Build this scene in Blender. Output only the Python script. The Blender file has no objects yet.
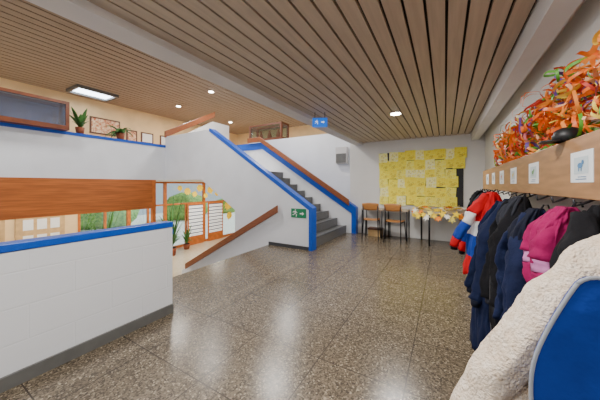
import bpy, bmesh, math, random
from mathutils import Vector, Matrix, noise
random.seed(7)
S=bpy.context.scene
COL=S.collection
def lin(c):
    return tuple(((x/255)/12.92 if x/255<=0.04045 else (((x/255)+0.055)/1.055)**2.4) for x in c)+(1,)
def mat(name,c,rough=0.5,metal=0,var=0.0,scale=8,bump=0.0,bscale=60,emit=None,es=0,spec=0.5,stretch=None,c2=None,block=False):
    m=bpy.data.materials.new(name); m.use_nodes=True
    nt=m.node_tree; b=nt.nodes['Principled BSDF']
    b.inputs['Base Color'].default_value=lin(c); b.inputs['Roughness'].default_value=rough
    b.inputs['Metallic'].default_value=metal; b.inputs['Specular IOR Level'].default_value=spec
    tc=nt.nodes.new('ShaderNodeTexCoord'); mp=nt.nodes.new('ShaderNodeMapping')
    nt.links.new(tc.outputs['Object'],mp.inputs[0])
    if stretch: mp.inputs['Scale'].default_value=stretch
    if var>0 or c2:
        n=nt.nodes.new('ShaderNodeTexNoise'); n.inputs['Scale'].default_value=scale; n.inputs['Detail'].default_value=5
        nt.links.new(mp.outputs[0],n.inputs['Vector'])
        r=nt.nodes.new('ShaderNodeValToRGB'); l=lin(c)
        if c2: a=l; d=lin(c2)
        else:
            a=tuple(max(0,x*(1-var)) for x in l[:3])+(1,); d=tuple(min(1,x*(1+var)) for x in l[:3])+(1,)
        r.color_ramp.elements[0].color=a; r.color_ramp.elements[1].color=d
        r.color_ramp.elements[0].position=0.35; r.color_ramp.elements[1].position=0.65
        nt.links.new(n.outputs[0],r.inputs[0]); nt.links.new(r.outputs[0],b.inputs['Base Color'])
    if block:
        sp=nt.nodes.new('ShaderNodeSeparateXYZ'); cb=nt.nodes.new('ShaderNodeCombineXYZ')
        nt.links.new(tc.outputs['Object'],sp.inputs[0]); nt.links.new(sp.outputs[1],cb.inputs[0]); nt.links.new(sp.outputs[2],cb.inputs[1])
        br=nt.nodes.new('ShaderNodeTexBrick'); br.inputs['Scale'].default_value=1; br.inputs['Brick Width'].default_value=0.5; br.inputs['Row Height'].default_value=0.24
        br.inputs['Mortar Size'].default_value=0.006; br.inputs['Mortar Smooth'].default_value=0.5
        nt.links.new(cb.outputs[0],br.inputs['Vector'])
        bp=nt.nodes.new('ShaderNodeBump'); bp.invert=True; bp.inputs['Strength'].default_value=0.3; bp.inputs['Distance'].default_value=0.01
        nt.links.new(br.outputs['Fac'],bp.inputs['Height']); nt.links.new(bp.outputs[0],b.inputs['Normal'])
    elif bump>0:
        n2=nt.nodes.new('ShaderNodeTexNoise'); n2.inputs['Scale'].default_value=bscale; n2.inputs['Detail'].default_value=3
        nt.links.new(mp.outputs[0],n2.inputs['Vector'])
        bp=nt.nodes.new('ShaderNodeBump'); bp.inputs['Strength'].default_value=bump; bp.inputs['Distance'].default_value=0.02
        nt.links.new(n2.outputs[0],bp.inputs['Height']); nt.links.new(bp.outputs[0],b.inputs['Normal'])
    if emit:
        b.inputs['Emission Color'].default_value=lin(emit); b.inputs['Emission Strength'].default_value=es
    return m
def glassmat(name,tint=(235,245,248),f=0.1):
    m=bpy.data.materials.new(name); m.use_nodes=True; nt=m.node_tree
    for n in list(nt.nodes): nt.nodes.remove(n)
    o=nt.nodes.new('ShaderNodeOutputMaterial'); t=nt.nodes.new('ShaderNodeBsdfTransparent'); g=nt.nodes.new('ShaderNodeBsdfGlossy')
    t.inputs[0].default_value=lin(tint); g.inputs['Roughness'].default_value=0.03
    mx=nt.nodes.new('ShaderNodeMixShader'); mx.inputs[0].default_value=f
    nt.links.new(t.outputs[0],mx.inputs[1]); nt.links.new(g.outputs[0],mx.inputs[2]); nt.links.new(mx.outputs[0],o.inputs[0])
    return m
# ---------- materials
WHITE=mat('white_wall_paint',(230,233,239),0.6,var=0.03,scale=2,bump=0.08,bscale=40)
BLOCK=mat('white_block_paint',(228,231,236),0.6,block=True)
WARMW=mat('warm_wall_paint',(222,220,216),0.6,var=0.03,scale=2,bump=0.08,bscale=40)
CREAM=mat('cream_wall_paint',(232,200,150),0.6,var=0.06,scale=2)
BLUE=mat('blue_trim_paint',(4,80,190),0.35,var=0.05,scale=5)
GREYB=mat('grey_baseboard',(100,100,98),0.5,var=0.08,scale=10)
BEAMM=mat('pale_beam_paint',(212,210,210),0.55,var=0.03,scale=3)
WOOD=mat('handrail_wood',(134,76,44),0.35,var=0.18,scale=6,stretch=(1.5,8,8))
ORW=mat('orange_veneer',(180,100,44),0.4,var=0.22,scale=2.5,stretch=(12,0.7,14))
ORW2=mat('orange_frame_wood',(196,108,42),0.4,var=0.15,scale=6)
RACKW=mat('rack_wood',(160,118,80),0.45,var=0.15,scale=5,stretch=(8,1,8))
DARKW=mat('dark_brown_wood',(90,50,32),0.4,var=0.2,scale=8)
WARMWOOD=mat('warm_brown_wood',(112,58,32),0.4,var=0.2,scale=8)
METAL=mat('dark_metal',(50,50,55),0.35,0.7)
CHROME=mat('brushed_chrome',(150,150,155),0.3,1.0)
BLACK=mat('black_plastic',(22,22,24),0.5)
STEP=mat('stair_stone',(108,108,108),0.35,var=0.35,scale=70)
NOSE=mat('stair_nosing',(60,62,66),0.5)
PAPER=mat('white_paper',(238,238,235),0.7,var=0.02)
GREEN=mat('leaf_green',(58,112,42),0.5,var=0.3,scale=6)
POT=mat('terracotta_pot',(150,80,50),0.6,var=0.1)
SOIL=mat('soil',(50,35,25),0.9)
LAMP=mat('lamp_glow',(255,250,240),0.5,emit=(255,246,228),es=30)
SKYL=mat('ceiling_panel_glow',(240,248,255),0.5,emit=(225,240,255),es=9)
GLASS=glassmat('clear_glass')
GLASSD=glassmat('blue_reflection_glass',(180,200,235),0.22)  # blue tint stands in for reflections on the case panes
LFLOOR=mat('pale_lower_floor',(206,190,164),0.2,var=0.08,scale=12)
SIGNG=mat('green_sign',(0,120,75),0.4,emit=(0,120,75),es=0.12)
SIGNB=mat('blue_sign_glow',(10,90,190),0.4,emit=(15,105,215),es=0.9)
SIGNW=mat('white_sign_glow',(240,250,255),0.4,emit=(240,250,255),es=0.9)

def terrazzo():
    m=bpy.data.materials.new('terrazzo_floor'); m.use_nodes=True; nt=m.node_tree; b=nt.nodes['Principled BSDF']; L=nt.links.new
    tc=nt.nodes.new('ShaderNodeTexCoord')
    v=nt.nodes.new('ShaderNodeTexVoronoi'); v.inputs['Scale'].default_value=100; L(tc.outputs['Object'],v.inputs['Vector'])
    sep=nt.nodes.new('ShaderNodeSeparateColor'); L(v.outputs['Color'],sep.inputs[0])
    r=nt.nodes.new('ShaderNodeValToRGB'); e=r.color_ramp; e.interpolation='CONSTANT'
    cols=[(0,(88,78,64)),(0.25,(108,96,80)),(0.5,(122,109,91)),(0.72,(70,61,51)),(0.86,(140,126,106)),(0.95,(166,152,130))]
    e.elements[0].color=lin(cols[0][1]); e.elements[1].position=cols[1][0]; e.elements[1].color=lin(cols[1][1])
    for p,c in cols[2:]:
        x=e.elements.new(p); x.color=lin(c)
    L(sep.outputs[0],r.inputs[0])
    br=nt.nodes.new('ShaderNodeTexBrick'); br.offset=0; br.inputs['Scale'].default_value=1; br.inputs['Mortar Size'].default_value=0.004
    br.inputs['Brick Width'].default_value=0.62; br.inputs['Row Height'].default_value=0.62; br.inputs['Mortar Smooth'].default_value=0
    br.inputs['Color1'].default_value=(0.9,0.9,0.9,1); br.inputs['Color2'].default_value=(1.05,1.05,1.05,1)
    mp=nt.nodes.new('ShaderNodeMapping'); mp.inputs['Location'].default_value=(0.23,0.1,0)
    L(tc.outputs['Object'],mp.inputs[0]); L(mp.outputs[0],br.inputs['Vector'])
    ml=nt.nodes.new('ShaderNodeMix'); ml.data_type='RGBA'; ml.blend_type='MULTIPLY'; ml.inputs[0].default_value=1
    L(r.outputs[0],ml.inputs[6]); L(br.outputs['Color'],ml.inputs[7])
    mx2=nt.nodes.new('ShaderNodeMix'); mx2.data_type='RGBA'; mx2.inputs[7].default_value=lin((64,56,48))
    L(br.outputs['Fac'],mx2.inputs[0]); L(ml.outputs[2],mx2.inputs[6]); L(mx2.outputs[2],b.inputs['Base Color'])
    n=nt.nodes.new('ShaderNodeTexNoise'); n.inputs['Scale'].default_value=2.5; n.inputs['Detail'].default_value=4; L(tc.outputs['Object'],n.inputs['Vector'])
    mr=nt.nodes.new('ShaderNodeMapRange'); mr.inputs[3].default_value=0.18; mr.inputs[4].default_value=0.30; L(n.outputs[0],mr.inputs[0]); L(mr.outputs[0],b.inputs['Roughness'])
    b.inputs['Specular IOR Level'].default_value=0.5
    return m
TERR=terrazzo()
SLAT=mat('ceiling_slat_wood',(186,170,152),0.55,var=0.08,scale=3,stretch=(10,0.6,10))
SLATBACK=mat('ceiling_gap_dark',(30,25,22),0.8)
SLATU=mat('upper_slat_wood',(148,128,108),0.5,var=0.10,scale=3,stretch=(10,0.6,10))

class MB:
    def __init__(s): s.bm=bmesh.new(); s.mats=[]
    def mi(s,m):
        if m not in s.mats: s.mats.append(m)
        return s.mats.index(m)
    def face(s,vs,m,smooth=False):
        try: f=s.bm.faces.new(vs)
        except ValueError: return
        f.material_index=s.mi(m); f.smooth=smooth
    def poly(s,pts,m): s.face([s.bm.verts.new(p) for p in pts],m)
    def box(s,x0,x1,y0,y1,z0,z1,m,M=None):
        ps=[Vector((x,y,z)) for z in (z0,z1) for x,y in ((x0,y0),(x1,y0),(x1,y1),(x0,y1))]
        if M: ps=[M@p for p in ps]
        v=[s.bm.verts.new(p) for p in ps]
        for f in ((3,2,1,0),(4,5,6,7),(0,1,5,4),(1,2,6,5),(2,3,7,6),(3,0,4,7)): s.face([v[i] for i in f],m)
    def prism(s,pts,axis,a0,a1,m):
        def P(p,a):
            return {'y':(p[0],a,p[1]),'x':(a,p[0],p[1]),'z':(p[0],p[1],a)}[axis]
        A=[s.bm.verts.new(P(p,a0)) for p in pts]; B=[s.bm.verts.new(P(p,a1)) for p in pts]
        s.face(A,m); s.face(B[::-1],m)
        n=len(pts)
        for i in range(n): s.face([A[i],B[i],B[(i+1)%n],A[(i+1)%n]],m)
    def tube(s,pts,r,m,n=10,cap=True,flat=1.0,wr=0,seed=0):
        pts=[Vector(p) for p in pts]; rs=r if isinstance(r,(list,tuple)) else [r]*len(pts)
        rings=[]; up=None
        for i,p in enumerate(pts):
            t=(pts[min(i+1,len(pts)-1)]-pts[max(i-1,0)]).normalized()
            if up is None: up=Vector((0,0,1)) if abs(t.z)<0.9 else Vector((1,0,0))
            a=t.cross(up).normalized(); b=a.cross(t).normalized(); up=b
            rg=[]
            for k in range(n):
                th=k*2*math.pi/n; q=rs[i]
                if wr: q*=1+wr*(noise.noise(Vector((math.cos(th)*1.3,math.sin(th)*1.3,i*.45+seed*7)))*1.6)
                rg.append(s.bm.verts.new(p+a*math.cos(th)*q+b*math.sin(th)*q*flat))
            rings.append(rg)
        for i in range(len(rings)-1):
            for k in range(n): s.face([rings[i][k],rings[i][(k+1)%n],rings[i+1][(k+1)%n],rings[i+1][k]],m,True)
        if cap: s.face(rings[0][::-1],m); s.face(rings[-1],m)
    def loft(s,rings,m,n=32,fold=0.0,k=7,ph=0,matf=None,cap=True,pw=2.0,pleat=0,seed=0):
        R=[]
        for i,(cx,cy,z,hx,hy) in enumerate(rings):
            ring=[]
            fr=i/(len(rings)-1)
            for j in range(n):
                t=2*math.pi*j/n; f=1+fold*min(1,fr*2)*(math.sin(k*t+ph+fr*1.5)+0.6*math.sin((k*2+1)*t+ph*2.3+fr))
                if pleat:
                    q=Vector((math.cos(t)*2.0,math.sin(t)*2.0,fr*1.8+seed*5.3))
                    a=1-2*abs(noise.noise(q)); b=1-2*abs(noise.noise(q*2.3+Vector((3,1,0))))
                    c_=noise.noise(Vector((math.cos(t)*1.2,math.sin(t)*1.2,fr*7+seed)))
                    f+=pleat*((a-.6)*1.0+(b-.6)*.45+c_*.35)
                c,sn=math.cos(t),math.sin(t)
                c=math.copysign(abs(c)**(2/pw),c); sn=math.copysign(abs(sn)**(2/pw),sn)
                ring.append(s.bm.verts.new((cx+hx*f*c,cy+hy*f*sn,z+(.02*noise.noise(Vector((c*2,sn*2,seed)))*2 if pleat and i==len(rings)-1 else 0))))
            R.append(ring)
        for i in range(len(R)-1):
            mm=matf(i/(len(R)-1)) if matf else m
            for j in range(n): s.face([R[i][j],R[i][(j+1)%n],R[i+1][(j+1)%n],R[i+1][j]],mm,True)
        if cap: s.face(R[0][::-1],matf(0) if matf else m); s.face(R[-1],matf(1) if matf else m)
    def disc(s,c,r,z0,z1,m,n=24,r1=None):
        r1=r if r1 is None else r1
        A=[s.bm.verts.new((c[0]+r*math.cos(2*math.pi*i/n),c[1]+r*math.sin(2*math.pi*i/n),z0)) for i in range(n)]
        B=[s.bm.verts.new((c[0]+r1*math.cos(2*math.pi*i/n),c[1]+r1*math.sin(2*math.pi*i/n),z1)) for i in range(n)]
        s.face(A[::-1],m); s.face(B,m)
        for i in range(n): s.face([A[i],A[(i+1)%n],B[(i+1)%n],B[i]],m,True)
    def done(s,name,parent=None,loc=(0,0,0),bevel=0,sub=0,recenter=False,fix=True,solid=0):
        if fix: bmesh.ops.recalc_face_normals(s.bm,faces=s.bm.faces[:])
        me=bpy.data.meshes.new(name)
        off=Vector((0,0,0))
        if recenter:
            vs=[v.co for v in s.bm.verts]
            off=Vector(((min(v.x for v in vs)+max(v.x for v in vs))/2,(min(v.y for v in vs)+max(v.y for v in vs))/2,min(v.z for v in vs)))
            bmesh.ops.translate(s.bm,verts=s.bm.verts[:],vec=-off)
        s.bm.to_mesh(me); s.bm.free()
        for m in s.mats: me.materials.append(m)
        o=bpy.data.objects.new(name,me); COL.objects.link(o); o.location=Vector(loc)+off
        if parent: o.parent=parent
        if solid:
            md=o.modifiers.new('thickness','SOLIDIFY'); md.thickness=solid; md.offset=0
        if bevel:
            md=o.modifiers.new('bevel','BEVEL'); md.width=bevel; md.segments=2; md.limit_method='ANGLE'
        if sub:
            md=o.modifiers.new('sub','SUBSURF'); md.levels=sub; md.render_levels=sub
        return o
def tag(o,label,cat,group=None,kind=None):
    o['label']=label; o['category']=cat
    if group: o['group']=group
    if kind: o['kind']=kind
    return o
def st(o,label,cat='wall'):
    o['kind']='structure'; o['label']=label; o['category']=cat; return o
def root(name,loc,label,cat,group=None,rz=0):
    e=bpy.data.objects.new(name,None); COL.objects.link(e); e.location=loc; e.rotation_euler=(0,0,rz); e.empty_display_size=0.1
    tag(e,label,cat,group); return e
def sbox(name,b,m,label,cat='wall',bevel=0):
    mb=MB(); mb.box(*b,m); return st(mb.done(name,recenter=True,bevel=bevel),label,cat)

H=1.35; CZ=2.53; UZ=4.4; WX=0.78; BY=6.95; FX=-10.9; EY=11.2; LZ=-1.6; UF=1.755
mb=MB(); mb.prism([(WX,-3),(WX,BY),(-2.5,BY),(-2.5,4.7),(-3.45,4.7),(-3.45,1.62),(-2.62,1.62),(-2.62,-3)],'z',-0.2,0,TERR)
st(mb.done('floor'),'polished brown speckled terrazzo floor with tile joints','floor')
sbox('floor_lower',(FX,-2.5,-3,EY,LZ-0.1,LZ,),LFLOOR,'pale glossy floor of the level below','floor')
mb=MB(); mb.box(FX,-7.5,-3,EY,1.5,UF,WARMW); mb.box(-7.5,-4.82,4.7,7.3,1.5,UF,WARMW); mb.box(-7.5,-2.3,7.4,EY,1.5,UF,WARMW)
st(mb.done('floor_upper'),'upper gallery floor slab with white underside','floor')
def slatceil(name,x0,x1,y0,y1,z,m,pitch,w,label):
    mb=MB(); mb.box(x0,x1,y0,y1,z+0.03,z+0.08,SLATBACK)
    x=x0
    while x<x1-0.02:
        mb.box(x,min(x+w,x1),y0,y1,z,z+0.029,m); x+=pitch
    return st(mb.done(name),label,'ceiling')
slatceil('ceiling',-1.98,0.52,-3,BY,CZ,SLAT,0.125,0.106,'low ceiling of parallel greyish brown wood slats')
slatceil('ceiling_upper',FX,-2.24,-3,EY,UZ,SLATU,0.22,0.185,'high ceiling of wood slats above the gallery')
mb=MB(); mb.box(-2.36,1.0,BY,7.3,0,CZ+0.08,WARMW); st(mb.done('wall_back',recenter=True),'plain off-white back wall')
sbox('wall_right',(WX,1.0,-3,BY,0,CZ+0.08),WARMW,'off-white wall behind the coat rack')
sbox('trim_1',(-2.2,-1.98,-3,7.3,2.47,CZ+0.1),BEAMM,'long pale grey painted ceiling beam','beam')
sbox('wall_above_beam',(-2.2,-2.06,-3,EY,CZ+0.1,UZ),WARMW,'white wall above the long beam')
sbox('trim_2',(0.52,0.66,-3,BY,2.37,CZ+0.08),BEAMM,'pale painted beam over the coat rack','beam')
sbox('ceiling_edge',(0.66,WX,-3,BY,CZ,CZ+0.08),WARMW,'plastered ceiling strip beside the beam','ceiling')
sbox('wall_low',(-2.62,-2.51,-3,1.62,-0.2,0.90),BLOCK,'low white painted block parapet wall beside the stairwell')
sbox('trim_3',(-2.625,-2.50,-3,1.625,0.905,0.96),BLUE,'bright blue cap along the low parapet','trim',0.006)
sbox('baseboard_low',(-2.51,-2.49,-3,1.62,0,0.09),GREYB,'grey baseboard of the low parapet','baseboard')
mb=MB(); mb.prism([(-2.63,-0.2),(-2.63,0.80),(-3.1,0.66),(-6.4,-1.0),(-6.4,LZ),(-2.63,LZ)],'y',1.60,1.70,WHITE)
st(mb.done('wall_descent'),'white sloped parapet beside the descending stairs')
mb=MB(); mb.prism([(-2.63,0.80),(-2.63,0.86),(-3.1,0.72),(-6.42,-0.94),(-6.42,-1.0),(-3.1,0.66)],'y',1.59,1.71,BLUE)
st(mb.done('trim_4'),'blue cap on the descending parapet','trim')
Y0=4.55;Y1=4.70
mb=MB(); mb.prism([(-2.36,LZ),(-6.6,LZ),(-6.6,-1.12),(-4.5,0.06),(-4.5,0.73),(-5.75,1.5),(-7.4,1.5),(-7.4,2.83),(-5.4,2.83),(-2.36,0.85)],'y',Y0,Y1,WHITE)
st(mb.done('wall_stair_near'),'white flank wall of the ascending stairs')
mb=MB(); mb.prism([(-5.42,2.78),(-5.42,2.85),(-5.38,2.85),(-2.34,0.875),(-2.34,0.0),(-2.42,0.0),(-2.42,0.83)],'y',Y0-0.02,Y1+0.02,BLUE)
st(mb.done('trim_5'),'blue painted cap and end post of the near stair wall','trim')
sbox('baseboard_stair',(-3.45,-2.42,Y0-0.02,Y0,0,0.07),NOSE,'dark baseboard under the stair wall','baseboard')
mb=MB(); mb.prism([(-2.2,0),(-4.8,0),(-7.4,1.5),(-7.4,2.72),(-5.4,2.72),(-2.2,0.68)],'y',6.80,6.94,WHITE)
st(mb.done('wall_stair_far'),'white far flank wall of the ascending stairs')
mb=MB(); mb.prism([(-7.4,2.58),(-7.4,2.81),(-5.38,2.81),(-2.13,0.73),(-2.13,0.0),(-2.26,0.0),(-2.26,0.56),(-5.42,2.58)],'y',6.76,6.945,BLUE)
st(mb.done('trim_6'),'blue painted cap and end post of the far stair wall','trim')
sbox('wall_stair_back',(-6.4,-2.3,7.3,7.4,0,2.98),WHITE,'white wall behind the ascending stairs')
sbox('wall_case_plinth',(-6.6,-4.9,7.4,7.85,UF,2.98),WHITE,'white plinth wall carrying the display case')
sbox('wall_under_stairs',(-4.6,-4.5,4.7,6.8,LZ,0.72),WHITE,'white wall below the stairs')
sbox('wall_balcony',(-7.5,-7.4,-3,4.55,1.5,2.50),WHITE,'white gallery parapet wall')
sbox('trim_7',(-7.52,-7.38,-3,4.55,2.49,2.56),BLUE,'blue cap along the gallery parapet','trim')
sbox('trim_8',(-7.46,-7.37,-3,4.14,0.67,1.5),ORW,'orange brown wood fascia panel under the gallery','trim')
sbox('trim_9',(-7.46,-7.36,4.14,4.24,LZ,1.5),ORW2,'orange wood post under the gallery','post')
sbox('wall_west_upper',(FX-0.1,FX,-3,EY,1.5,UZ),CREAM,'warm cream wall of the upper gallery')
sbox('wall_west_lower',(FX-0.1,FX,-3,3.6,LZ,1.5),CREAM,'warm cream wall of the lower level')
sbox('wall_end',(FX,-2.1,EY,EY+0.1,LZ,UZ),CREAM,'cream end wall beyond the stairs')
def window(n,y0,y1,mull):
    mb=MB(); t=0.06
    mb.box(FX-0.08,FX+0.03,y0,y0+t,LZ,1.5,ORW2); mb.box(FX-0.08,FX+0.03,y1-t,y1,LZ,1.5,ORW2)
    mb.box(FX-0.08,FX+0.03,y0+t,y1-t,1.42,1.5,ORW2); mb.box(FX-0.08,FX+0.03,y0+t,y1-t,LZ,LZ+0.10,ORW2)
    mb.box(FX-0.08,FX+0.03,y0+t,y1-t,0.42,0.49,ORW2)
    for k in range(1,mull):
        y=y0+(y1-y0)*k/mull; mb.box(FX-0.08,FX+0.03,y-0.03,y+0.03,LZ+0.10,0.42,ORW2)
    o=mb.done('window_%d'%n); st(o,'tall glazed opening with orange wood frame','window')
    mb=MB(); mb.box(FX-0.04,FX-0.03,y0+t,y1-t,LZ+0.10,1.42,GLASS); mb.done('glass',parent=o)
window(1,3.6,5.2,2); window(2,5.2,6.7,2); window(3,6.7,8.8,2); window(4,8.8,EY,2)
OUTG=mat('outside_paving',(232,230,222),0.8,var=0.1)
sbox('floor_outside',(-26,FX-0.1,-4,28,LZ-0.15,LZ-0.03),OUTG,'paved yard outside the windows','ground')
HEDGE=mat('hedge_leaves',(80,140,60),0.8,c2=(160,200,100),scale=6,bump=1,bscale=12)
for i in range(4):
    mb=MB(); random.seed(i)
    mb.loft([(0,0,0,1.0,1.5),(0,0,.5,1.3,1.9),(0,0,1.2,1.25,1.8),(0,0,1.8,.9,1.3),(0,0,2.1,.3,.5)],HEDGE,28,fold=.08,k=5,ph=i,pleat=.2,seed=i)
    o=mb.done('garden_bush',loc=(-20-(i%2),3+5.6*i,LZ-0.03)); o.scale=(1,1,.7+.2*(i%3)); tag(o,'rounded green garden bush in the yard outside','bush','bushes in the yard')
def stairs(name,x0,z0,dx,dz,n,y0,y1,label):
    y0+=0.004; y1-=0.004
    e=root(name,(x0,(y0+y1)/2,min(z0,z0+n*dz)),label,'stairs')
    o=e.location
    mb=MB(); pts=[]
    if dz>0:
        for i in range(n):
            pts+= [(x0-dx*i,z0+dz*i),(x0-dx*i,z0+dz*(i+1))]
        pts+=[(x0-dx*n,z0+dz*n),(x0-dx*n,z0+dz*n-0.25),(x0-0.45,z0)]
    else:
        for i in range(n):
            pts+= [(x0-dx*i,z0+dz*i),(x0-dx*i,z0+dz*(i+1))] if i else [(x0,z0+dz)]
            pts+=[(x0-dx*(i+1),z0+dz*(i+1))]
        pts+=[(x0,z0+n*dz)]
        pts=[p for k,p in enumerate(pts) if k==0 or p!=pts[k-1]]
    mb.prism([(p[0]-o.x,p[1]-o.z) for p in pts],'y',y0-o.y,y1-o.y,STEP)
    mb.done('steps',parent=e)
    for i in range(n):
        if dz>0: x=x0-dx*i; z=z0+dz*(i+1)
        else: x=x0-dx*(i+1); z=z0+dz*(i+1)
        m2=MB(); m2.box(x-0.045-o.x,x+0.012-o.x,y0-o.y,y1-o.y,z-o.z+0.001,z-o.z+0.007,NOSE); m2.done('nosing',parent=e)
    return e
stairs('staircase',-2.42,0,0.27,0.195,9,4.70,6.80,'grey stone staircase climbing between blue edged walls')
stairs('staircase',-3.45,0,0.30,-0.1778,9,1.75,4.55,'stone staircase descending to the lower level')
def handrail(pts,y,wall_dy,label,w=0.045,h=0.15,axis='y'):
    p=Vector(pts[0]); e=root('handrail',(p.x,y,p.y) if axis=='y' else (y,p.x,p.y),label,'handrail')
    mb=MB()
    q=[(a-p.x,b-p.y) for a,b in pts]
    top=[(a,b+h/2) for a,b in q]; bot=[(a,b-h/2) for a,b in q][::-1]
    mb.prism(top+bot,axis,-w/2,w/2,WOOD); mb.done('rail',parent=e,bevel=0.012)
    for i in range(3):
        f=(i+0.5)/3; L0,L1=q[0],q[1]
        a=L0[0]+(L1[0]-L0[0])*f; b=L0[1]+(L1[1]-L0[1])*f-0.03
        mb=MB()
        if axis=='y': mb.tube([(a,0,b),(a,wall_dy,b)],0.012,METAL)
        else: mb.tube([(0,a,b),(wall_dy,a,b)],0.012,METAL)
        mb.done('bracket',parent=e)
    return e
handrail([(-3.15,0.83),(-6.3,-0.93)],4.46,0.09,'brown wooden handrail sloping down along the white wall',h=0.16)
handrail([(-2.3,0.86),(-5.45,2.90),(-6.0,2.90)],6.68,0.12,'brown wooden handrail on the far stair wall',h=0.17)
handrail([(4.5,2.88),(6.4,3.95)],-7.35,-0.1,'dark wooden handrail of the upper flight',axis='x',h=0.2)
mb=MB(); mb.prism([(4.58,UF),(4.58,2.6),(6.4,3.7),(7.2,3.7),(7.2,UF)],'x',-7.56,-7.44,WARMW)
st(mb.done('wall_upper_flight'),'white wall of the upper flight')
def downlight(x,y,z,power,label='round recessed ceiling downlight',size=0.3,col=(1,0.97,0.93)):
    e=root('downlight',(x,y,z),label,'ceiling light','recessed downlights')
    mb=MB(); mb.disc((0,0),0.10,-0.012,0.0,CHROME,28); mb.done('trim_ring',parent=e)
    mb=MB(); mb.disc((0,0),0.078,-0.018,-0.0125,LAMP,28); mb.done('lens',parent=e)
    l=bpy.data.lights.new('downlight_lamp','AREA'); l.shape='DISK'; l.size=size; l.energy=power; l.color=col
    lo=bpy.data.objects.new('lamp',l); COL.objects.link(lo); lo.parent=e; lo.location=(0,0,-0.03)
    return e
for (x,y) in ((-0.7,4.34),(-0.7,1.0),(-0.7,-1.6)): downlight(x,y,CZ,56,size=0.35)  # the last two are out of view, added to light the hall
for (x,y,p) in ((-8.9,6.0,70),(-9.0,8.8,70),(-5.6,8.6,75),(-4.2,5.8,85),(-4.6,3.0,78),(-6.2,0.8,72),(-9.3,0.5,55),(-6.6,5.6,50)): downlight(x,y,UZ,p,size=0.6,col=(1,.94,.86) if x<-8 else (1,.97,.93))
for (x,y) in ((-9.2,2.6),(-9.2,5.2),(-9.2,8.2)): downlight(x,y,1.5,85,col=(1,.93,.82))
e=root('ceiling_light_panel',(-10.0,3.7,UZ),'square bluish white glowing ceiling panel with frame','ceiling light')
mb=MB(); 
for b in ((-0.42,0.42,-0.56,-0.49),(-0.42,0.42,0.49,0.56),(-0.42,-0.35,-0.49,0.49),(0.35,0.42,-0.49,0.49)): mb.box(*b,-0.09,0,GREYB)
mb.done('frame',parent=e)
mb=MB(); mb.box(-0.35,0.35,-0.49,0.49,-0.03,-0.01,SKYL); mb.done('diffuser',parent=e)
# ---------- signs
def runman(mb,s,y,m,ox=0,oz=0):
    def P(pts): mb.poly([(ox+a*s,y,oz+b*s) for a,b in pts],m)
    P([(-.05,.30),(.03,.30),(.05,.38),(-.01,.42),(-.07,.38)])
    P([(-.12,.26),(.04,.28),(.02,.02),(-.10,.02)])
    P([(-.10,.04),(-.02,.04),(-.18,-.14),(-.34,-.16),(-.34,-.10),(-.2,-.08)])
    P([(-.06,.04),(.02,.04),(.16,-.1),(.10,-.32),(.03,-.3),(.07,-.1)])
    P([(.03,.26),(.20,.1),(.17,.05),(.01,.18)])
    P([(-.12,.25),(-.28,.22),(-.3,.06),(-.24,.05),(-.22,.17),(-.1,.18)])
def arrow(mb,x,y,z,s,m):
    mb.poly([(x-.5*s,y,z+.12*s),(x-.5*s,y,z-.12*s),(x,y,z-.12*s),(x,y,z-.35*s),(x+.45*s,y,z),(x,y,z+.35*s),(x,y,z+.12*s)],m)
e=root('exit_sign',(-1.75,3.66,CZ),'lit blue hanging escape route sign with white pictogram','sign')
e.rotation_euler=(0,0,math.radians(25))
for hx in (-0.08,0.08):
    mb=MB(); mb.tube([(hx,0,0),(hx,0,-0.10)],0.005,METAL); mb.done('hanger',parent=e)
mb=MB(); mb.box(-0.12,0.12,-0.03,0.03,-0.24,-0.10,SIGNB); mb.done('panel',parent=e,bevel=0.004)
mb=MB(); runman(mb,0.10,-0.032,SIGNW,-0.045,-0.175); mb.done('running_figure',parent=e,fix=False)
mb=MB(); arrow(mb,.05,-.032,-.17,.06,SIGNW); mb.done('arrow',parent=e,fix=False)
e=root('escape_route_sign',(-2.66,Y0,0.66),'green escape route sign with white running figure and arrow','sign')
mb=MB(); mb.box(-0.19,0.17,-0.012,0,0,0.19,SIGNG); mb.done('panel',parent=e)
mb=MB(); runman(mb,0.22,-0.014,PAPER,-0.08,0.085); mb.done('running_figure',parent=e,fix=False)
mb=MB(); arrow(mb,.08,-.014,.09,.11,PAPER); mb.done('arrow',parent=e,fix=False)
e=root('electrical_box',(-2.72,7.3,2.0),'light grey electrical cabinet mounted on the wall','box')
mb=MB(); mb.box(-0.18,0.18,-0.14,0,0,0.5,BEAMM); mb.done('body',parent=e,bevel=0.01)
mb=MB(); mb.box(-0.16,0.16,-0.15,-0.141,0.02,0.3,GREYB); mb.done('door',parent=e,bevel=0.004)
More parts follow.
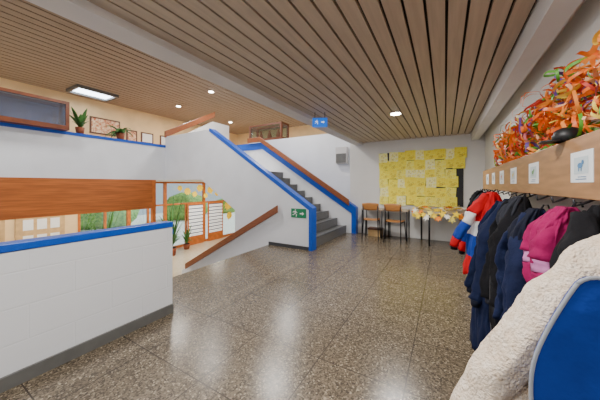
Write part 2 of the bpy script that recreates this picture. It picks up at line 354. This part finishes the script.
# ---------- display cases
TOYR=mat('toy_red',(170,50,40),0.6)
def case(loc,lx,ly,h,label,gm,t=0.05):
    e=root('display_case',loc,label,'display case')
    mb=MB()
    mb.box(-lx/2,lx/2,-ly/2,ly/2,0,0.09,WARMWOOD); 
    for b in ((-lx/2,lx/2,-ly/2,-ly/2+t),(-lx/2,lx/2,ly/2-t,ly/2),(-lx/2,-lx/2+t,-ly/2+t,ly/2-t),(lx/2-t,lx/2,-ly/2+t,ly/2-t)): mb.box(*b,h-0.06,h,WARMWOOD)
    for sx in (-1,1):
        for sy in (-1,1):
            cx=sx*(lx/2-t/2); cy=sy*(ly/2-t/2); mb.box(cx-t/2,cx+t/2,cy-t/2,cy+t/2,0.09,h-0.06,WARMWOOD)
    mb.done('frame',parent=e)
    for sx in (-1,1):
        mb=MB(); mb.box(sx*(lx/2-0.02)-0.003,sx*(lx/2-0.02)+0.003,-ly/2+t,ly/2-t,0.09,h-0.06,gm); mb.done('glass',parent=e)
    for sy in (-1,1):
        mb=MB(); mb.box(-lx/2+t,lx/2-t,sy*(ly/2-0.02)-0.003,sy*(ly/2-0.02)+0.003,0.09,h-0.06,gm); mb.done('glass',parent=e)
    return e
case((-7.4,1.3,2.56),0.45,1.85,0.62,'brown framed glass display case standing on the gallery parapet',GLASSD,0.06)
case((-5.75,7.57,2.98),1.5,0.5,0.62,'brown framed glass display case on the white stair wall',GLASS,0.07)
mb=MB(); l=.5; mb.loft([(0,0,0,0.10,l/2),(0,0,0.04,0.12,l/2),(0,0,0.1,0.11,l/2.3),(0,0,0.11,0.06,l/3.5),(0,0,0.16,0.05,l/5)],TOYR,20)
tag(mb.done('model_boat',loc=(-7.4,0.95,2.651)),'small red model boat inside the glass case','model')
for x in (-6.1,-5.7,-5.3):
    mb=MB(); mb.loft([(0,0,0,.06,.06),(0,0,.1,.09,.09),(0,0,.2,.06,.06),(0,0,.27,.03,.03),(0,0,.32,.045,.045)],POT,16); tag(mb.done('clay_vase',loc=(x,7.55,3.071)),'small clay vase inside the display case','vase','vases in the display case')
def plant(name,loc,s,label,n=16,hang=0.5,potr=0.14,spread=0.75,upm=1.0,wm=1.0):
    e=root(name,loc,label,'plant')
    mb=MB(); mb.disc((0,0),potr*0.75,0,potr*1.6,POT,20,r1=potr); mb.done('pot',parent=e)
    mb=MB(); mb.disc((0,0),potr*0.93,potr*1.6,potr*1.65,SOIL,20); mb.done('soil',parent=e)
    mb=MB()
    for i in range(n):
        a=i*2.399; L=s*random.uniform(0.5,1.1); up=random.uniform(0.5,1.3)*upm; w=(0.035+0.03*s)*wm
        pr=None
        for k in range(7):
            t=k/6; r=L*t*spread; z=potr*1.6+L*(up*t-hang*1.6*t*t)
            z=max(z,0.02)
            ww=w*math.sin(math.pi*min(0.98,0.12+t*0.86))
            c=Vector((r*math.cos(a),r*math.sin(a),z)); d=Vector((-math.sin(a),math.cos(a),0.15))*ww
            q=(mb.bm.verts.new(c-d),mb.bm.verts.new(c+d))
            if pr: mb.face([pr[0],pr[1],q[1],q[0]],GREEN,True)
            pr=q
    mb.done('foliage',parent=e,fix=False,solid=0.003)
    return e
plant('potted_plant',(-7.45,3.35,2.56),0.42,'leafy green potted plant on the gallery parapet',18,0.6,0.1,0.9)
plant('potted_plant',(-7.45,2.5,2.56),0.45,'tall green potted plant beside the glass case',14,0.2,0.09,0.45)
plant('potted_palm',(-9.9,6.35,LZ),1.15,'tall green potted palm beside the windows',50,0.5,0.2,0.5,2.1,.5)
plant('potted_palm',(-10.0,4.0,LZ),1.1,'large potted plant standing by the lower windows',36,0.5,0.2,0.5,2.0,.5)
plant('potted_plant',(-10.3,7.35,LZ),0.65,'small leafy potted plant by the glazed doors',30,0.5,0.15,0.5,1.7,.6)
SLW=mat('white_slat_blind',(248,250,252),0.5,emit=(230,240,250),es=0.35)  # faint emission brightens the slats, which are no light source
SLG=mat('grey_blind_backing',(130,135,145),0.6)
for y0,y1 in ((7.75,8.65),(8.95,9.95)):
    e=root('slatted_blind',(FX+0.12,(y0+y1)/2,-1.25),'white horizontal slat blind in orange wooden frame','blind','slatted blinds on the doors')
    hw=(y1-y0)/2
    mb=MB(); 
    for k in range(9): mb.box(-0.02,0.02,-hw+0.05,hw-0.05,0.08+k*0.172,0.08+k*0.172+0.11,SLW)
    mb.done('slats',parent=e)
    mb=MB(); mb.box(-0.028,-0.022,-hw+0.05,hw-0.05,0.06,1.62,SLG); mb.done('backing',parent=e)
    mb=MB(); mb.box(-0.03,0.03,-hw,-hw+0.05,-0.35,1.7,ORW2); mb.box(-0.03,0.03,hw-0.05,hw,-0.35,1.7,ORW2); mb.box(-0.03,0.03,-hw+0.05,hw-0.05,1.62,1.7,ORW2); mb.box(-0.03,0.03,-hw+0.05,hw-0.05,-0.35,0.06,ORW2)
    mb.done('frame',parent=e)
YEL=mat('yellow_craft_paper',(250,205,40),0.6,var=0.15,scale=10,emit=(245,190,20),es=0.3)  # slight glow put into the paper so it looks lit; no lamp
random.seed(5)
for i,(yy,zz,R) in enumerate(((7.3,1.2,.14),(7.7,1.05,.2),(8.1,0.9,.16),(8.4,1.2,.2),(8.75,0.8,.15),(9.05,1.1,.22),(9.5,0.9,.17),(9.9,1.15,.2),(10.3,0.2,.28),(10.4,-0.4,.24))):
    mb=MB(); pts=[]
    for k in range(20):
        r=R*random.uniform(.85,1.1) if k%2==0 else R*.7; a=k*math.pi/10; pts.append((r*math.cos(a),r*math.sin(a)))
    mb.prism(pts,'x',-0.01,0.01,YEL)
    o=mb.done('paper_sun',loc=(FX+0.17,yy,zz)); tag(o,'yellow paper sun decorating the windows','paper decoration','paper suns on the lower windows')
CORK=mat('cork_board',(200,165,115),0.8,var=0.1)
for y in (1.4,2.7):
    e=root('pinboard',(FX+0.005,y,-0.6),'cork pinboard with white notices','board','pinboards on the lower wall')
    mb=MB(); mb.box(0,0.03,-0.55,0.55,0,1.1,CORK); mb.done('panel',parent=e)
    for k in range(6):
        mb=MB(); yy=-0.4+0.3*(k%3); zz=0.1+0.48*(k//3); mb.box(0.031,0.036,yy,yy+0.22,zz,zz+0.32,PAPER); mb.done('notice',parent=e)
e=root('bench_table',(-9.4,2.3,LZ),'long blue edged table on the lower floor','table')
mb=MB(); mb.box(-0.4,0.4,-0.9,0.9,0.72,0.76,PAPER); mb.done('top',parent=e)
mb=MB(); mb.box(-0.42,0.42,-0.92,0.92,0.68,0.72,BLUE); mb.done('edge',parent=e)
for sx in (-1,1):
    for sy in (-1,1):
        mb=MB(); mb.tube([(sx*.35,sy*.82,0),(sx*.35,sy*.82,0.68)],0.025,METAL); mb.done('leg',parent=e)
PIC=mat('warm_print',(190,90,40),0.6,c2=(240,220,180),scale=14)
for i,(y,z,w,h) in enumerate(((3.0,3.1,0.5,0.5),(4.4,3.2,0.95,0.6),(5.3,3.0,0.4,0.55),(5.9,3.1,0.5,0.45),(6.7,3.1,0.5,0.45),(7.6,3.15,0.6,0.5),(8.6,3.1,0.5,0.5))):
    e=root('framed_picture',(FX,y,z),('wide red brown' if i==1 else 'small')+' framed picture on the cream gallery wall','picture')
    mb=MB(); mb.box(0,0.03,-w/2,w/2,0,h,DARKW); mb.done('frame',parent=e)
    mb=MB(); mb.box(0.031,0.034,-w/2+0.05,w/2-0.05,0.05,h-0.05,PIC if i in (0,1,2,5) else PAPER); mb.done('print',parent=e)
for i in range(4):
    e=root('cabinet',(FX+0.26,4.2+i*1.02,UF),'orange wood cabinet along the gallery wall','cabinet','orange cabinets along the gallery wall')
    mb=MB(); mb.box(-0.25,0.22,-0.5,0.5,0,1.15,ORW2); mb.done('body',parent=e)
    for sy in (-1,1):
        mb=MB(); mb.box(0.222,0.242,sy*0.25-0.235,sy*0.25+0.235,0.06,1.1,ORW); d=mb.done('door',parent=e,bevel=0.004)
        mb=MB(); mb.tube([(0.243,sy*0.06,0.55),(0.27,sy*0.06,0.55)],0.014,CHROME); mb.done('knob',parent=d)
# ---------- back wall board
BLKB=mat('black_board',(38,38,42),0.7,var=0.1)
e=root('bulletin_board',(-0.57,BY,0.82),'large dark pinboard mounted on the back wall','board')
mb=MB(); mb.box(-0.95,0.94,-0.03,-0.002,0.02,1.38,BLKB); mb.done('panel',parent=e)
ymats=[mat('yellow_sheet_%s'%n,c,0.7,c2=d,scale=22) for n,c,d in (('a',(255,240,50),(255,248,140)),('b',(255,232,30),(255,246,100)),('c',(255,246,110),(253,251,210)),('d',(252,226,35),(255,244,90)))]
tmpl=[]; k=0
INK=mat('pencil_ink',(185,155,60),0.8)
random.seed(40)
for mi_,m in enumerate(ymats):
    w_=.112+.012*(mi_%2); h_=.232+.02*(mi_//2)
    mb=MB(); mb.poly([(-w_,0,0),(w_,0,0),(w_,0,h_),(-w_,0,h_)],m)
    for q in range(5):
        cx=random.uniform(-.07,.07); cz=random.uniform(.04,.19); rr=random.uniform(.012,.03)
        A=[(cx+rr*math.cos(t*math.pi/5),-.0008,cz+rr*math.sin(t*math.pi/5)) for t in range(10)]
        B=[(cx+(rr-.006)*math.cos(t*math.pi/5),-.0008,cz+(rr-.006)*math.sin(t*math.pi/5)) for t in range(10)]
        for t in range(10): mb.poly([A[t],A[(t+1)%10],B[(t+1)%10],B[t]],INK)
    tmpl.append(mb.done('paper_sheet',fix=False))
for r in range(6):
    for c in range(9):
        if c==8 and r<4: continue
        x=-1.405+c*0.219; z=0.835+r*0.226
        if k<4: o=tmpl[k]
        else: o=tmpl[random.randrange(4)].copy(); COL.objects.link(o)
        o.location=(x+random.uniform(-.022,.022)-(.05 if c==8 else 0),BY-0.032-0.0015*((r*2+c*3)%7),z+random.uniform(-.02,.02)); o.rotation_euler=(0,random.uniform(-.08,.08),0)
        tag(o,'yellow drawing sheet pinned on the dark board','paper','yellow sheets on the pinboard'); k+=1
# ---------- chairs
SEATW=mat('chair_plywood',(184,124,66),0.4,var=0.12,scale=6,stretch=(1,1,6))
def chair(loc,rz,s=1.0):
    e=root('school_chair',loc,'school chair with brown plywood backrest pushed against a desk','chair','school chairs at the back wall',rz)
    e.scale=(s,s,s)
    mb=MB(); vs=[]
    for j in range(6):
        row=[]
        for i in range(9):
            u=i/8*2-1; v=j/5*2-1
            row.append(mb.bm.verts.new((0.18*u*(1-0.06*v*v),0.19*v*(1-0.05*u*u),0.45+0.012*u*u-0.015*(1 if v<-0.8 else 0))))
        vs.append(row)
    for j in range(5):
        for i in range(8): mb.face([vs[j][i],vs[j][i+1],vs[j+1][i+1],vs[j+1][i]],SEATW,True)
    mb.done('seat',parent=e,solid=0.014)
    mb=MB(); vs=[]
    for j in range(5):
        row=[]
        for i in range(9):
            u=i/8*2-1; v=j/4
            row.append(mb.bm.verts.new((0.18*u,0.215+0.03*v-0.035*u*u,0.68+0.17*v-0.02*u*u*(1 if v>0.5 else -1))))
        vs.append(row)
    for j in range(4):
        for i in range(8): mb.face([vs[j][i],vs[j][i+1],vs[j+1][i+1],vs[j+1][i]],SEATW,True)
    mb.done('backrest',parent=e,solid=0.014)
    for sx in (-1,1):
        mb=MB(); mb.tube([(sx*.18,-.2,0),(sx*.16,-.14,.43),(sx*.16,-.1,.437)],0.012,METAL); mb.done('leg',parent=e)
        mb=MB(); mb.tube([(sx*.18,.24,0),(sx*.16,.17,.4),(sx*.16,.19,.55),(sx*.16,.2,.8)],0.012,METAL); mb.done('leg',parent=e)
        mb=MB(); mb.tube([(sx*.16,-.14,.432),(sx*.16,.17,.432)],0.011,METAL); mb.done('rail',parent=e)
    return e
chair((-1.60,6.37,0),math.pi+0.1,1.08); chair((-1.03,6.34,0),math.pi-0.12,1.08)
TABW=mat('table_laminate',(170,155,138),0.4,var=0.08)
for x in (-1.62,-1.04):
    e=root('school_desk',(x,6.68,0),'small school desk with dark metal legs against the wall','desk','small desks at the back wall')
    mb=MB(); mb.box(-.27,.27,-.24,.24,.70,.73,TABW); mb.done('top',parent=e,bevel=.004)
    for sx in (-1,1):
        for sy in (-1,1):
            mb=MB(); mb.tube([(sx*.25,sy*.22,0),(sx*.25,sy*.22,.70)],0.014,METAL); mb.done('leg',parent=e)
mb=MB(); mb.box(-0.17,0.17,-0.12,0.12,0,0.17,CORK); mb.box(-0.18,0.18,-0.13,0.13,0.17,0.21,DARKW); tag(mb.done('cardboard_box',loc=(-1.6,6.78,0)),'brown cardboard box on the floor under a desk','box')
e=root('table',(0.0,6.90,0),'classroom table with rounded top against the wall','table')
pts=[(0.66*math.cos(a),-0.95*math.sin(a)**0.9) for a in [math.pi*i/24 for i in range(25)]]
mb=MB(); mb.prism(pts,'z',0.745,0.775,TABW); mb.done('top',parent=e,bevel=0.004)
for a,b in ((-.5,-.08),(.5,-.08),(-.3,-.65),(.3,-.65)):
    mb=MB(); mb.tube([(a,b,0),(a,b,0.745)],0.02,METAL); mb.done('leg',parent=e)
ST=[mat('star_yellow',(255,212,20),0.6,var=0.1),mat('star_orange',(246,140,25),0.6,var=0.1),mat('star_white',(250,247,236),0.6,var=0.03),mat('star_pale',(252,230,110),0.6,var=0.06)]
def star(i,loc,rot,R):
    mm=ST[[0,1,0,2,3][i%5]]; cm=ST[[1,3,2,0,1][i%5]]; nm=['yellow','orange','yellow','white','pale yellow'][i%5]
    pts=[]; n=5+i%3
    for k in range(2*n):
        r=R if k%2==0 else R*0.45; a=k*math.pi/n+i; pts.append((r*math.cos(a),r*math.sin(a)))
    mb=MB(); mb.prism(pts,'z',-0.002,0.002,mm)
    o=mb.done('paper_star',loc=loc); o.rotation_euler=rot
    tag(o,'folded %s paper star on the rounded table'%nm,'paper star','paper stars on the table')
for i in range(26):
    a=math.pi*(1-(i+0.5)/26); x=0.665*math.cos(a); y=6.90-0.955*math.sin(a)**0.9-0.03
    star(i,(x,y-0.03*(i%2),0.755-0.05*(i%3)),(math.radians(65+random.uniform(-20,15)),random.uniform(-.3,.3),x*0.9),random.uniform(.07,.10))
random.seed(9)
for i in range(34):
    x=random.uniform(-.58,.58); ym=.9*math.sqrt(max(0,1-(x/.64)**2)); y=6.88-random.uniform(.08,max(.1,ym-.02))
    star(i+31,(x,y,0.81+random.uniform(-.01,.05)),(random.uniform(-.45,.55),random.uniform(-.4,.4),i),random.uniform(.07,.10))
# ---------- coat rack
e=root('coat_rack',(0.5,2.4,1.29),'long wooden wall rack with hat shelf and hooks','coat rack')
mb=MB(); mb.box(-0.03,0,-2.1,2.0,0.004,0.258,RACKW); mb.done('front_board',parent=e,bevel=0.004)
mb=MB(); mb.box(0.0,0.28,-2.1,2.0,0.225,0.245,RACKW); mb.done('shelf',parent=e)
mb=MB(); mb.box(0.0,0.28,-2.1,2.0,0.02,0.04,RACKW); mb.done('lower_shelf',parent=e)
for i in range(18):
    y=-1.95+i*0.225
    mb=MB(); mb.tube([(-0.02,y,0.006),(-0.05,y,-0.01),(-0.07,y,-0.02),(-0.075,y,0.005)],0.005,METAL,8); mb.done('hook',parent=e)
blob=[mat('card_blue',(80,130,175),0.6),mat('card_green',(110,160,100),0.6),mat('card_yellow',(225,200,90),0.6),mat('card_red',(195,105,95),0.6),mat('card_brown',(140,105,80),0.6)]
CARD=mat('card_paper',(236,240,242),0.5); CARDB=mat('card_border',(200,214,220),0.5)
for i,y in enumerate((1.42,2.04,2.56,3.03,3.5,3.95)):
    e=root('name_card',(0.47,y,1.36),'white picture card with %s animal drawing on the rack board'%('blue','green','yellow','red','brown','blue')[i],'card','picture cards on the coat rack')
    mb=MB(); mb.box(-0.002,0,-0.095,0.095,0,0.125,CARD); mb.done('card',parent=e)
    mb=MB(); b=blob[i%5]
    def el(cy,cz,ry,rz_,m,dx=0):
        mb.poly([(-0.0030-dx,cy+ry*math.cos(a*math.pi/8),cz+rz_*math.sin(a*math.pi/8)) for a in range(16)],m)
    mb.poly([(-.0028,-.06,.034),(-.0028,.06,.034),(-.0028,.06,.102),(-.0028,-.06,.102)],CARDB)
    el(0.005,0.068,0.022,0.011,b,.0005); el(-0.018,0.08,0.010,0.009,b,.001); el(0.016,0.054,0.004,0.010,b,.001); el(-0.006,0.054,0.004,0.010,b,.001)
    for q in range(2): mb.poly([(-.0031,-.045,.012+.009*q),(-.0031,.045-.02*q,.012+.009*q),(-.0031,.045-.02*q,.015+.009*q),(-.0031,-.045,.015+.009*q)],blob[0])
    mb.done('drawing',parent=e,fix=False)
# ribbons
random.seed(11)
rib=[mat('ribbon_'+n,c,0.5,var=0.08) for n,c in (('orange',(245,115,25)),('orange2',(248,145,50)),('red',(205,60,45)),('green',(95,165,50)),('yellow',(245,210,80)),('pink',(225,120,130)),('purple',(110,75,155)),('peach',(240,180,135)))]
wts=[8,6,2,4,2,1,2,2]
for i in range(7):
    y=1.0+i*0.40
    mb=MB(); hh=0.45-.025*max(0,i-3)
    for k in range(95):
        m=random.choices(rib,wts)[0]
        c=Vector((random.uniform(-.05,.13),random.uniform(-.17,.17),random.uniform(.03,hh-.04)))
        R=random.uniform(.03,.075); w=random.uniform(.006,.010)
        ax=Vector((random.gauss(0,1),random.gauss(0,1),random.gauss(0,1))).normalized()
        u=ax.orthogonal().normalized(); v=ax.cross(u); tot=random.uniform(1.3,2.6)*math.pi; pr=None; st_=random.uniform(-.12,.12); ph=random.uniform(0,6)
        for q in range(17):
            t=q/16; a=t*tot+ph; rr=R*(1-.25*t)
            p=c+u*rr*math.cos(a)+v*rr*math.sin(a)+ax*st_*t
            p.z=min(hh,max(0.015,p.z)); p.x=min(0.19,max(-0.08,p.x)); p.y=min(.19,max(-.19,p.y))
            d=ax*w; d.z=abs(d.z) if p.z<.03 else d.z
            z=(mb.bm.verts.new(p-d*0.5),mb.bm.verts.new(p+d*1.5))
            if pr: mb.face([pr[0],pr[1],z[1],z[0]],m,True)
            pr=z
    o=mb.done('paper_ribbon_bundle',loc=(0.56,y,1.54),fix=False)
    tag(o,'loose tangle of looped orange, green and purple paper ribbons','paper decoration','ribbon bundles on the rack shelf')
mb=MB(); mb.loft([(0,0,0,.05,.06),(0,0,.03,.052,.062),(0,0,.055,.04,.045),(0,0,.065,.02,.02)],BLACK,20)
mb.loft([(-.05,0,0,.05,.05),(-.05,0,.009,.046,.046)],BLACK,20); tag(mb.done('baseball_cap',loc=(0.49,1.62,1.55)),'small black cloth cap lying on the rack shelf edge','cap')
# ---------- coats
def cloth(name,c,c2=None,rough=0.85): return mat(name,c,rough,var=0.12 if not c2 else 0,c2=c2,scale=9,bump=0.35,bscale=22,spec=0.2)
NAVY=cloth('navy_fabric',(24,33,64)); NAVY2=cloth('dark_navy_fabric',(20,24,40)); CBLK=cloth('black_fabric',(22,22,26)); CGREY=cloth('charcoal_fabric',(48,50,58))
CRED=cloth('red_fabric',(210,24,34)); CWHT=cloth('white_fabric',(234,232,230)); CBLU=cloth('blue_fabric',(34,70,165)); CPINK=cloth('magenta_fabric',(150,18,84)); CLILAC=cloth('lilac_fabric',(190,120,170))
ZIP=mat('zip_metal',(120,120,125),0.4,0.8)
def coat(loc,w,d,L,m,label,bands=None,seed=0,m2=None,rz=0,lean=0.0,sh=0.3,leanx=0.0,hood=True,jut=0.0):
    e=root('jacket',loc,label,'jacket'); e.rotation_euler=(0,0,rz)
    random.seed(seed); mf=None
    if bands:
        def mf(f):
            for b,mm in bands:
                if f<=b: return mm
            return bands[-1][1]
    N=40; prof=[]
    for i in range(N+1):
        f=i/N; z=0.0-f*L
        ww=w*(0.10+0.90*min(1,f/sh)**0.85)*(1-0.10*max(0,f-sh)+.04*math.sin(f*8+seed))
        dd=d*(0.22+0.78*min(1,f/.25)**.8)*(1+0.08*math.sin(f*5+seed))*(1-.15*f)
        prof.append((-0.02*math.sin(f*2.5)+leanx*f,0.02*math.sin(f*4+seed)+lean*f,z,dd,ww))
    mb=MB(); mb.loft(prof,m,110,pleat=.27,seed=seed,matf=mf,pw=1.7); mb.done('body',parent=e)
    for s in (-1,1):
        sl=L*random.uniform(.60,.76); pts=[];rs=[]
        K=24
        for i in range(K+1):
            f=i/K; pts.append((-0.01-d*(.25+.55*min(1,f*3))+0.012*math.sin(f*7+seed*s)+leanx*f-jut*(f if s<0 else .3*f),s*w*(0.12+0.60*min(1,(f/.3))**.85)*(1-.2*f)+0.015*math.sin(f*5+seed)+lean*f,-0.03-f*sl)); rs.append((0.03+.022*min(1,f*4)-0.006*f))
        if bands:
            sv=None; c0=0
            for b,mm in bands:
                c1=min(K,max(c0+1,int(b*K*1.1))); 
                if c0>=K: break
                mb=MB(); mb.tube(pts[c0:c1+1],rs[c0:c1+1],mm,24,flat=.75,wr=.22,seed=seed+s+c0); x=mb.done('sleeve' if sv is None else 'sleeve_band',parent=e if sv is None else sv)
                if sv is None: sv=x
                c0=c1
        else:
            mb=MB(); mb.tube(pts,rs,m,24,flat=.6,wr=.35,seed=seed+s); sv=mb.done('sleeve',parent=e)
        mb=MB(); p=pts[-1]; mb.tube([(p[0],p[1],p[2]+.01),(p[0],p[1],p[2]-.035)],rs[-1]*0.85,m2 or CBLK,14,flat=.7); mb.done('cuff',parent=sv)
    if hood:
        hp=[(-.015-.06*math.sin(f*2.4)*1.0,0.01*math.sin(f*5+seed),0.0-.26*f,.012+.035*math.sin(math.pi*min(1,f*.9+.08)),.02+.075*math.sin(math.pi*min(1,f*.75+.08))) for f in [i/14 for i in range(15)]]
        mb=MB(); mb.loft(hp,m2 or m,60,pleat=.35,seed=seed+9); mb.done('hood',parent=e)
    mb=MB(); pz=[(p[0]-p[3]*1.0-0.004,p[1]+0.01,p[2]) for p in prof[12:]]
    mb.tube(pz,0.0035,ZIP,6); mb.done('zipper',parent=e)
    mb=MB(); mb.tube([(0.0,0,-0.02),(0.02,0,0.02),(0.035,0,0.02),(0.04,0,0.0)],0.004,CBLK,8); mb.done('hanging_loop',parent=e)
    return e
coat((0.40,3.98,1.28),.17,.09,.85,CBLK,'black hooded jacket hanging on the rack',seed=2)
coat((0.40,3.55,1.26),.17,.09,.9,CGREY,'charcoal jacket hanging on the rack',seed=3)
coat((0.38,3.15,1.28),.17,.10,.7,NAVY2,'dark navy hooded jacket hanging on the rack',seed=12)
coat((0.36,2.74,1.29),.19,.12,.72,CRED,'red jacket with white and blue bands hanging on the rack',[(.34,CRED),(.52,CWHT),(.76,CBLU),(1,CRED)],1,leanx=-.10,hood=False,sh=.22,jut=.08)
coat((0.40,2.35,1.25),.18,.11,1.14,NAVY,'long navy coat hanging limply on the rack',seed=4,m2=NAVY2,sh=.45,leanx=-.11,hood=False)
coat((0.41,2.02,1.28),.16,.10,.92,CBLK,'black hooded jacket hanging among navy coats',seed=5,m2=CGREY,leanx=-.05)
coat((0.41,1.70,1.23),.14,.10,1.0,NAVY,'navy jacket hanging beside the magenta one',seed=15,m2=NAVY2,leanx=-.05,sh=.35)
coat((0.44,1.44,1.26),.11,.09,.48,CPINK,'small magenta child jacket with lilac band on the rack',seed=6,m2=CPINK,bands=[(.5,CPINK),(.64,CLILAC),(1,CPINK)],sh=.35)
coat((0.46,1.24,1.28),.08,.08,.80,CBLK,'black jacket squeezed between other coats',seed=8,hood=False)
# fleece coat
SHER=mat('beige_fleece',(232,210,186),0.95,c2=(246,230,212),scale=40,bump=0.8,bscale=120,spec=0.1)
OX,OY,OZ=0.47,1.03,1.26
e=root('fleece_jacket',(OX,OY,OZ),'beige fluffy fleece jacket hanging on the rack','jacket')
xl=[(0.04,.02),(0,-.02),(-.05,-.08),(-.12,-.155),(-.25,-.25),(-.45,-.35),(-.67,-.42),(-.9,-.45),(-1.05,-.45)]
def itp(z):
    for (z0,a),(z1,b) in zip(xl,xl[1:]):
        if z<=z0 and z>=z1: t=(z0-z)/(z0-z1); return a+(b-a)*t
    return xl[0][1] if z>xl[0][0] else xl[-1][1]
def hdf(z): return 0.04+0.07*min(1,max(0,(0.03-z)/.35))
def ring(z):
    X0=itp(z); X1=min(.28,.10+max(0,.05-z)*2.2)
    return (X0+X1)/2,0.0,z,(X1-X0)/2,hdf(z)
prof=[ring(0.04-1.07*i/60) for i in range(61)]
tx=bpy.data.textures.new('fleece_noise','CLOUDS'); tx.noise_scale=0.010
def fluff(o):
    m0=o.modifiers.new('sub2','SUBSURF'); m0.levels=1; m0.render_levels=1
    md=o.modifiers.new('fluff','DISPLACE'); md.texture=tx; md.strength=0.006; md.mid_level=0.5
mb=MB(); mb.loft(prof,SHER,160,pleat=.15,seed=21,pw=2.0); body=mb.done('body',parent=e); fluff(body)
sp=[(.0,-.02,.02),(-.07,-.03,-.08),(-.16,-.05,-.18),(-.26,-.07,-.33),(-.355,-.08,-.5),(-.42,-.08,-.70),(-.45,-.07,-.86)]
pts=[]
for a,b in zip(sp,sp[1:]):
    for t in (0,.2,.4,.6,.8): pts.append(tuple(a[i]+(b[i]-a[i])*t for i in range(3)))
pts.append(sp[-1])
rs=[0.035+0.032*min(1,i/8) for i in range(len(pts))]
mb=MB(); mb.tube(pts,rs,SHER,40,flat=.8,wr=.25,seed=5); sl=mb.done('sleeve',parent=e); fluff(sl)
# blue bag
PBLUE=cloth('blue_bag_fabric',(18,54,140)); EDGE=mat('grey_piping',(150,155,165),0.6,var=0.1); STRAP=cloth('strap_webbing',(30,40,70))
e=root('blue_bag',(0.41,0.83,0.62),'flat deep blue fabric bag with thin grey piping','bag')
outp=[(.275,1.14),(.25,1.09),(.21,.99),(.185,.90),(.185,.80),(.20,.67),(.25,.62),(.40,.605),(.55,.62),(.585,.7),(.59,.9),(.58,1.03),(.54,1.08),(.42,1.10),(.33,1.14)]
def chaikin(P,n=2):
    for _ in range(n):
        Q=[]
        for i in range(len(P)):
            a=P[i]; b=P[(i+1)%len(P)]
            Q+=[(a[0]*.75+b[0]*.25,a[1]*.75+b[1]*.25),(a[0]*.25+b[0]*.75,a[1]*.25+b[1]*.75)]
        P=Q
    return P
O=[(a-.41,b-.62) for a,b in chaikin(outp)]
cx,cz=0.0,.25
mb=MB(); rings=[]
for (y,s) in ((-.024,.12),(-.024,.3),(-.023,.5),(-.022,.7),(-.019,.86),(-.014,.96),(-.008,1.0),(.008,1.0),(.016,.93),(.018,.6)):
    rings.append([mb.bm.verts.new((cx+(a-cx)*s,y+(0.016*noise.noise(Vector((a*s*9,b*s*7,1.5))) if s<.95 else 0),cz+(b-cz)*s)) for a,b in O])
for i in range(len(rings)-1):
    for j in range(len(O)): mb.face([rings[i][j],rings[i][(j+1)%len(O)],rings[i+1][(j+1)%len(O)],rings[i+1][j]],PBLUE,True)
mb.face(rings[0],PBLUE,True); mb.face(rings[-1][::-1],PBLUE,True)
mb.done('body',parent=e)
mb=MB(); P=[(cx+(a-cx)*1.005,-.010,cz+(b-cz)*1.005) for a,b in O]; mb.tube(P+[P[0]],0.0045,EDGE,8); mb.done('piping',parent=e)
for sx in (.05,.12):
    mb=MB(); mb.tube([(sx,.012,.45),(sx,.012,.55),(.075,.0,.665),(.075,.0,.67)],[.012,.012,.008,.008],STRAP,8,flat=.3); mb.done('strap',parent=e)
# ---------- world, camera
sun=bpy.data.lights.new('sun','SUN'); sun.energy=6; sun.angle=.02; sun.color=(1,.97,.9)
so=bpy.data.objects.new('sun',sun); COL.objects.link(so); so.rotation_euler=(math.radians(-48),0,0); so.location=(-15,20,12)
w=bpy.data.worlds.new('world'); S.world=w; w.use_nodes=True
w.node_tree.nodes['Background'].inputs[0].default_value=(0.88,0.94,1,1); w.node_tree.nodes['Background'].inputs[1].default_value=0.95
cam=bpy.data.cameras.new('camera'); co=bpy.data.objects.new('camera',cam); COL.objects.link(co)
cam.sensor_width=36; cam.lens=15.0; cam.shift_y=-0.025; cam.clip_start=0.02
co.location=(0,0,H); co.rotation_euler=(math.pi/2,0,math.radians(30.1)); S.camera=co
